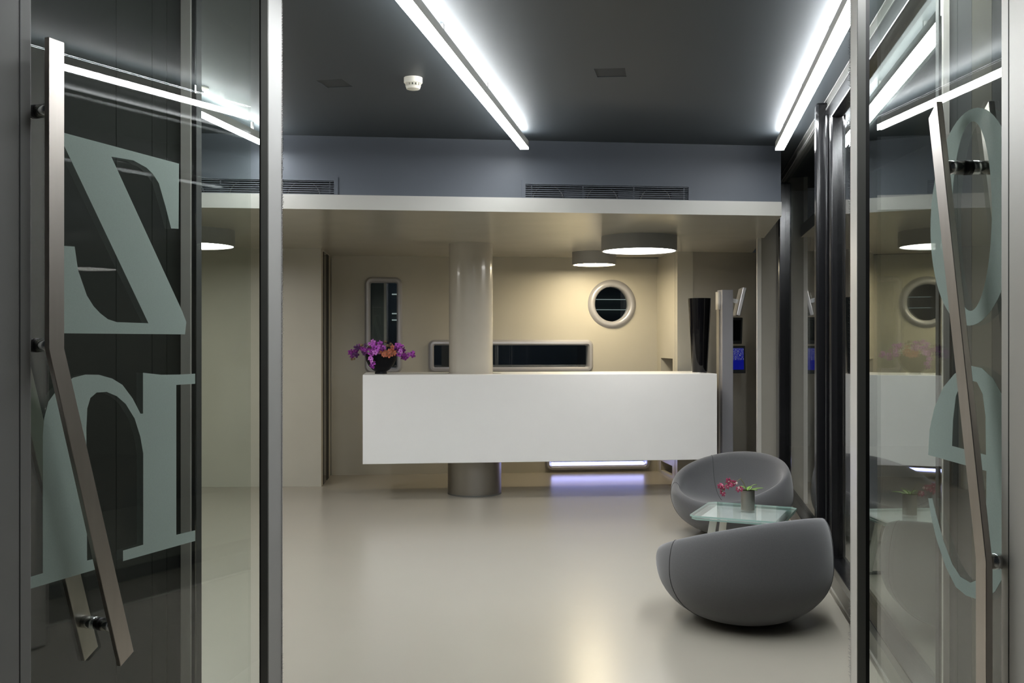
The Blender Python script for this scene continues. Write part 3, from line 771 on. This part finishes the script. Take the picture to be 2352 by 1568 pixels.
# table orchid
vc = on_z(1717.5, 1170, TZ)
th = empty('table_orchid', (vc.x, vc.y, TZ)); tag(th, 'steel cylinder vase with crimson orchid on the glass table', 'flower vase')
lathe('cylinder_vase', [(0.0, 0.0), (0.041, 0.0), (0.041, 0.118), (0.038, 0.118), (0.038, 0.02), (0.0, 0.02)], M['steel'], th, 40)
zoomt = lambda x, y: (1560 + x / 7.84, 1070 + y / 7.84)
rnd = random.Random(11)
locs = []
for kd, x, y in (('r', 740, 370), ('r', 800, 390), ('r', 770, 340), ('r', 890, 270), ('r', 920, 340), ('r', 870, 370), ('r', 960, 300), ('r', 990, 310), ('w', 1035, 310), ('r', 770, 480), ('r', 815, 505), ('r', 1060, 420), ('r', 1110, 410), ('w', 1075, 390)):
    u, v_ = zoomt(x, y); p = at_y(u, v_, vc.y + rnd.uniform(-0.05, 0.0)) - Vector((vc.x, vc.y, TZ)); locs.append(p)
    place_flower(kd, p, rnd.uniform(0.017, 0.022) * (0.6 if kd == 'w' else 1), th, rnd)
cur = [Vector((0, 0, 0.10)), Vector((-0.02, -0.005, 0.15)), Vector((-0.045, -0.01, 0.19)), locs[7], locs[3], locs[1], locs[9]]
tube('stem', cur, 0.0022, M['stem'], th, 6)
for k, (az, ln, el, wd) in enumerate(((10, 0.10, 18, 0.030), (60, 0.075, 30, 0.026), (-50, 0.07, 22, 0.028), (150, 0.05, 50, 0.022), (-20, 0.055, 60, 0.024), (200, 0.045, 20, 0.022))):
    A = math.radians(az); E = math.radians(el); vv = []; ff = []
    for i in range(6):
        t = i / 5; r = ln * t; z = 0.112 + math.tan(E) * r * (1 - 0.6 * t); wv = wd * math.sin(math.pi * min(1, 0.12 + 0.88 * t)) * 0.5 + 0.001
        for sd in (-1, 0, 1):
            x, y = r, sd * wv
            vv.append((x * math.cos(A) - y * math.sin(A), x * math.sin(A) + y * math.cos(A), z + (0.004 if sd else 0)))
    for i in range(5):
        for j in range(2): ff.append((i * 3 + j, i * 3 + j + 1, i * 3 + j + 4, i * 3 + j + 3))
    obj('leaf', vv, ff, M['leaf'], th, smooth=True)

# ------------------------------------------------------------------ entrance: sliding leaves, sidelights
ET = Matrix(((EX.x, DX.x, 0, 0), (EX.y, DX.y, 0, 0), (0, 0, 1, 0), (0, 0, 0, 1)))     # local x across, y inward
def entr_pt(u, y0):
    k = (u - CX) / F; y = y0 / (1 + 0.17444 * k); return Vector((k * y, y, 0))
HD = 2.70
def sliding(name, label, u_lead, u_front, u_gask, u_end, sgn):
    # leading stile: front face between u_front and u_gask, leading side face between u_lead(back) and u_front
    p = entr_pt(u_front, 3.34)
    th = empty(name, p, math.atan2(EX.y, EX.x)); tag(th, label, 'door', kind='structure')
    q = entr_pt(u_gask, 3.34); wf = abs((q - p).dot(EX)); e = entr_pt(u_end, 3.40); we = (e - p).dot(EX)
    s = sgn   # +1: leaf extends to +x (right leaf)
    def lb(nm, a0, a1, b0, b1, z0, z1, m, bev=0.0):
        return box(nm, min(s * a0, s * a1), max(s * a0, s * a1), b0, b1, z0, z1, m, th, None, bev)
    lb('leading_stile', 0.0, wf, 0.0, 0.125, 0.01, HD, M['alu_pale' if s > 0 else 'alu'], 0.001)
    lb('stile_face', 0.002, wf, -0.004, 0.0, 0.01, HD, M['alu_dark'])
    lb('gasket', wf, wf + 0.016, 0.02, 0.075, 0.01, HD, M['rubber'])
    lb('pane', wf + 0.016, abs(we), 0.045, 0.055, 0.01, HD, M['glass'])
    # brush seal along the back edge of the leading stile
    vv = []; ff = []; r2 = random.Random(5); z = 0.02
    while z < HD - 0.02:
        ln = r2.uniform(0.003, 0.009); b = len(vv); x1 = -s * ln
        vv += [(0, 0.112, z), (0, 0.120, z), (x1, 0.118, z + 0.003), (x1, 0.114, z + 0.003)]
        ff.append((b, b + 1, b + 2, b + 3)); z += 0.0055
    br = obj('brush_seal', vv, ff, M['rubber'], th); br['kind'] = 'stuff'
    return th
sliding('door_3', 'left glass sliding door leaf with grey leading stile', 650, 617, 600, 452, -1)
sliding('door_4', 'right glass sliding door leaf with pale leading stile', 1945, 1968, 1988, 2160, 1)

# corner posts and vestibule side walls
def vest(name, label, u_out, u_in, sgn, seams):
    pin = entr_pt(u_in, 3.40)            # edge next to the sidelight
    th = empty(name, pin, math.atan2(EX.y, EX.x)); tag(th, label, 'wall', kind='structure')
    s = sgn
    def lb(nm, a0, a1, b0, b1, z0, z1, m): return box(nm, min(s * a0, s * a1), max(s * a0, s * a1), b0, b1, z0, z1, m, th)
    wp = abs((entr_pt(u_out, 3.40) - pin).dot(EX))
    lb('post_shadow_gap', 0.0, 0.019, 0.01, 0.05, 0, HD, M['rubber'])
    lb('corner_post', 0.019, wp, 0.0, 0.06, 0, HD, M['alu_pale'])
    for i in range(len(seams) - 1):
        lb('cladding_panel', wp + 0.0, wp + 0.04, -seams[i + 1][0] + 0.003, -seams[i][0], 0, HD, M[seams[i][1]])
    return th
vest('wall_vestibule_left', 'dark clad vestibule wall behind the open left door', 415, 448, -1,
     [(-0.06, 'dark_panel'), (0.10, 'dark_panel'), (0.20, 'dark_panel'), (0.42, 'dark_panel'), (0.95, 'dark_panel'), (2.2, 'dark_panel')])
vest('wall_vestibule_right', 'olive clad vestibule wall behind the open right door', 2176, 2158, 1,
     [(-0.06, 'grey_clad'), (0.12, 'grey_clad'), (0.27, 'olive_panel'), (0.46, 'dark_panel'), (2.2, 'dark_panel')])
# entrance wall to the left, closing the lobby
pl = entr_pt(415, 3.40)
wf_ = prism('wall_front', [(pl.x - 0.05, pl.y + 0.07), (left_x(4.2), pl.y + 0.07 + (pl.x - left_x(4.2)) * 0.174), (left_x(4.2), pl.y + 0.20 + (pl.x - left_x(4.2)) * 0.174), (pl.x - 0.05, pl.y + 0.20)], 0, CEIL, M['grey_wall'])
tag(wf_, 'grey entrance wall left of the sliding doors', 'wall', kind='structure')
# ------------------------------------------------------------------ swing doors with lettering and bent bar handles
def swing(name, label, hinge, dirv, nrm, glen, slen, stile_mat, stile_th):
    """hinge: Vector on floor; dirv toward the free edge; nrm toward the passage"""
    th = empty(name); tag(th, label, 'door', kind='structure')
    def fr(t, z, c): return hinge + dirv * t + nrm * c + Vector((0, 0, z))
    v, f = sheet([(0, 0.02), (glen, 0.02), (glen, 2.69), (0, 2.69)], [], 0.010, lambda a, b, c: fr(a, b, c - 0.010))
    fixn(obj('pane', v, f, M['glass'], th))
    v, f = sheet([(glen, 0.02), (glen + slen, 0.02), (glen + slen, 2.70), (glen, 2.69)], [], stile_th, lambda a, b, c: fr(a, b, c - stile_th * 0.6))
    stile = bevel(fixn(obj('free_stile', v, f, stile_mat, th)), 0.002)
    v, f = sheet([(glen + 0.030, 0.02), (glen + 0.0325, 0.02), (glen + 0.0325, 2.70), (glen + 0.030, 2.70)], [], 0.0006, lambda a, b, c: fr(a, b, stile_th * 0.4 + c))
    fixn(obj('stile_groove', v, f, M['rubber'], stile))
    return th, fr
def letter(name, th, fr, outer, holes, hinge, dirv, nrm, px=True):
    def cv(l):
        if not px: return l
        out = []
        for u, v_ in l:
            p = on_plane(u, v_, hinge, nrm); out.append(((p - hinge).dot(dirv), p.z))
        return out
    o2 = cv(outer); h2 = [cv(h) for h in holes]
    v, f = sheet(o2, h2, 0.0004, lambda a, b, c: fr(a, b, 0.0004 + c))
    n = len(v) // 2
    o = fixn(obj(name, v, f, M['film'], th)); return o
def bar_handle(th, fr, pts, off, posts, width=0.046, thick=0.013):
    """two bent flat bars, one each side of the glass, on round stand-offs"""
    for side in (1, -1):
        vv = []; ff = []
        L = []
        for k, (t, z) in enumerate(pts):
            L.append((t, z))
        c0 = side * off - 0.005; c1 = c0 + thick * (1 if side > 0 else -1)
        for k, (t, z, cut) in enumerate(pts3(pts)):
            for hw_, dz in ((-width / 2, -cut), (width / 2, cut)):
                vv.append(fr(t + hw_, z + dz, c0)); vv.append(fr(t + hw_, z + dz, c1))
        m = len(pts)
        for k in range(m - 1):
            a = k * 4; b = a + 4
            ff += [(a, a + 2, b + 2, b), (a + 1, b + 1, b + 3, a + 3), (a, b, b + 1, a + 1), (a + 2, a + 3, b + 3, b + 2)]
        ff += [(0, 1, 3, 2), ((m - 1) * 4, (m - 1) * 4 + 2, (m - 1) * 4 + 3, (m - 1) * 4 + 1)]
        o = fixn(obj('handle_bar', vv, ff, M['handle'], th)); bevel(o, 0.0012, 1)
    for t, z in posts:
        for side in (1, -1):
            p0 = fr(t, z, -0.005 + side * 0.006); p1 = fr(t, z, -0.005 + side * off)
            tube('standoff', [p0, p1], 0.0155, M['chrome'], th, 20)
        tube('standoff_washer', [fr(t, z, -0.013), fr(t, z, 0.003)], 0.0163, M['rubber'], th, 20)
def pts3(pts):
    out = []
    for k, (t, z) in enumerate(pts):
        if k == 0: cut = PTS_CUT[0]
        elif k == len(pts) - 1: cut = PTS_CUT[1]
        else: cut = 0.0
        out.append((t, z, cut))
    return out
def n_uv(dirv): return dirv

# left swing door
vpL = 1990.0
dl = -Vector((vpL - CX, F, 0)).normalized()                 # toward the free edge (toward the camera)
nl = Vector((-dl.y, dl.x, 0));  nl = nl if nl.x > 0 else -nl
hl = entr_pt(576, 2.863)
def plane_t(u, hinge, dirv, nrm, off=0.0):
    p = on_plane(u, CY, hinge + nrm * off, nrm); return (p - hinge).dot(dirv)
gl_ = plane_t(56, hl, dl, nl)
thL, frL = swing('door_1', 'open left glass door with frosted Z and n lettering', hl, dl, nl, gl_, 0.12, M['alu'], 0.05)
z1 = lambda l: [(x / 1.9606, y / 1.9606) for x, y in l]
Zp = z1([(257, 590), (805, 737), (803, 1030), (770, 1028), (745, 930), (715, 825), (690, 785), (660, 755), (600, 722), (500, 705),
         (820, 1402), (838, 1450), (832, 1505), (262, 1500), (262, 1105), (335, 1110), (350, 1215), (390, 1330), (420, 1378), (450, 1410), (485, 1437), (525, 1450), (668, 1455)])
letter('letter_z', thL, frL, Zp, [], hl, dl, nl)
z2 = lambda l: [(x / 1.941, 760 + y / 1.941) for x, y in l]
Np = z2([(190, 1079), (190, 470), (196, 390), (215, 315), (255, 260), (325, 208), (380, 194), (440, 195), (500, 212), (545, 240), (590, 300), (625, 368), (637, 368), (637, 186),
         (720, 195), (800, 194), (869, 190), (869, 235), (785, 240), (785, 908), (869, 888), (869, 935), (548, 1025), (548, 978), (638, 952), (638, 545), (625, 470), (600, 390), (560, 325), (520, 290),
         (475, 271), (430, 274), (402, 298), (388, 345), (384, 430), (387, 1023), (440, 1010), (440, 1058), (95, 1160), (95, 1107)])
letter('letter_n', thL, frL, Np, [], hl, dl, nl)
tk = plane_t(124, hl, dl, nl, 0.05)
def zat(u, v_, hinge, dirv, nrm, off=0.05): return on_plane(u, v_, hinge + nrm * off, nrm).z
zt_ = zat(124, 92, hl, dl, nl); zk = zat(126, 800, hl, dl, nl); tb = plane_t(287, hl, dl, nl, 0.05); zb_ = zat(287, 1512, hl, dl, nl)
PTS_CUT = (0.0, -0.012)
tp = lambda z: tk if z >= zk else tk + (tb - tk) * (zk - z) / (zk - zb_)
zs = [zat(100, 245, hl, dl, nl), zat(100, 793, hl, dl, nl), zat(262, 1440, hl, dl, nl)]
bar_handle(thL, frL, [(tk, zt_), (tk, zk), (tb, zb_)], 0.05, [(tp(z), z) for z in zs])

# right swing door
vpR = 1245.0
dr_ = -Vector((vpR - CX, F, 0)).normalized()
nr = Vector((-dr_.y, dr_.x, 0)); nr = nr if nr.x < 0 else -nr
hr = entr_pt(2015, 2.863)
gr_ = plane_t(2323, hr, dr_, nr)
thR, frR = swing('door_2', 'open right glass door with frosted O and e lettering', hr, dr_, nr, gr_, 0.14, M['alu_pale'], 0.05)
def ell(u0, u1, v0, v1, uc, n=64):
    t0 = plane_t(u0, hr, dr_, nr); t1 = plane_t(u1, hr, dr_, nr); za = zat(uc, v0, hr, dr_, nr, 0); zb2 = zat(uc, v1, hr, dr_, nr, 0)
    return circ((t0 + t1) / 2, (za + zb2) / 2, abs(t1 - t0) / 2, n, abs(za - zb2) / 2)
letter('letter_o', thR, frR, ell(2138, 2335, 243, 747, 2245), [ell(2186, 2279, 273, 713, 2243)[::-1]], hr, dr_, nr, px=False)
z4 = lambda l: [(1740 + x / 1.941, 760 + y / 1.941) for x, y in l]
Ep = z4([(762, 552), (768, 440), (790, 340), (830, 250), (880, 190), (945, 153), (1000, 165), (1050, 210), (1100, 300), (1140, 430), (1160, 600), (1158, 800), (1138, 960), (1105, 1080), (1060, 1160), (1020, 1192), (985, 1197),
         (930, 1178), (885, 1140), (840, 1050), (800, 930), (776, 830), (762, 745), (780, 745), (795, 810), (830, 935), (870, 1040), (905, 1095), (950, 1122), (985, 1108), (1007, 1060), (1020, 950), (1022, 624)])
Eh = z4([(868, 512), (872, 400), (885, 290), (905, 240), (940, 216), (980, 228), (1005, 280), (1018, 380), (1020, 552)])
letter('letter_e', thR, frR, Ep, [Eh[::-1]], hr, dr_, nr)
ta = plane_t(2150, hr, dr_, nr, 0.05); za_ = zat(2150, 252, hr, dr_, nr); tkr = plane_t(2262, hr, dr_, nr, 0.05); zkr = zat(2262, 1285, hr, dr_, nr)
PTS_CUT = (0.014, 0.0)
tpr = lambda z: tkr if z <= zkr else tkr + (ta - tkr) * (z - zkr) / (za_ - zkr)
zs = [zat(2165, 385, hr, dr_, nr), zat(2275, 1295, hr, dr_, nr)]
bar_handle(thR, frR, [(ta, za_), (tkr, zkr), (tkr, 0.25)], 0.05, [(tpr(z), z) for z in zs])
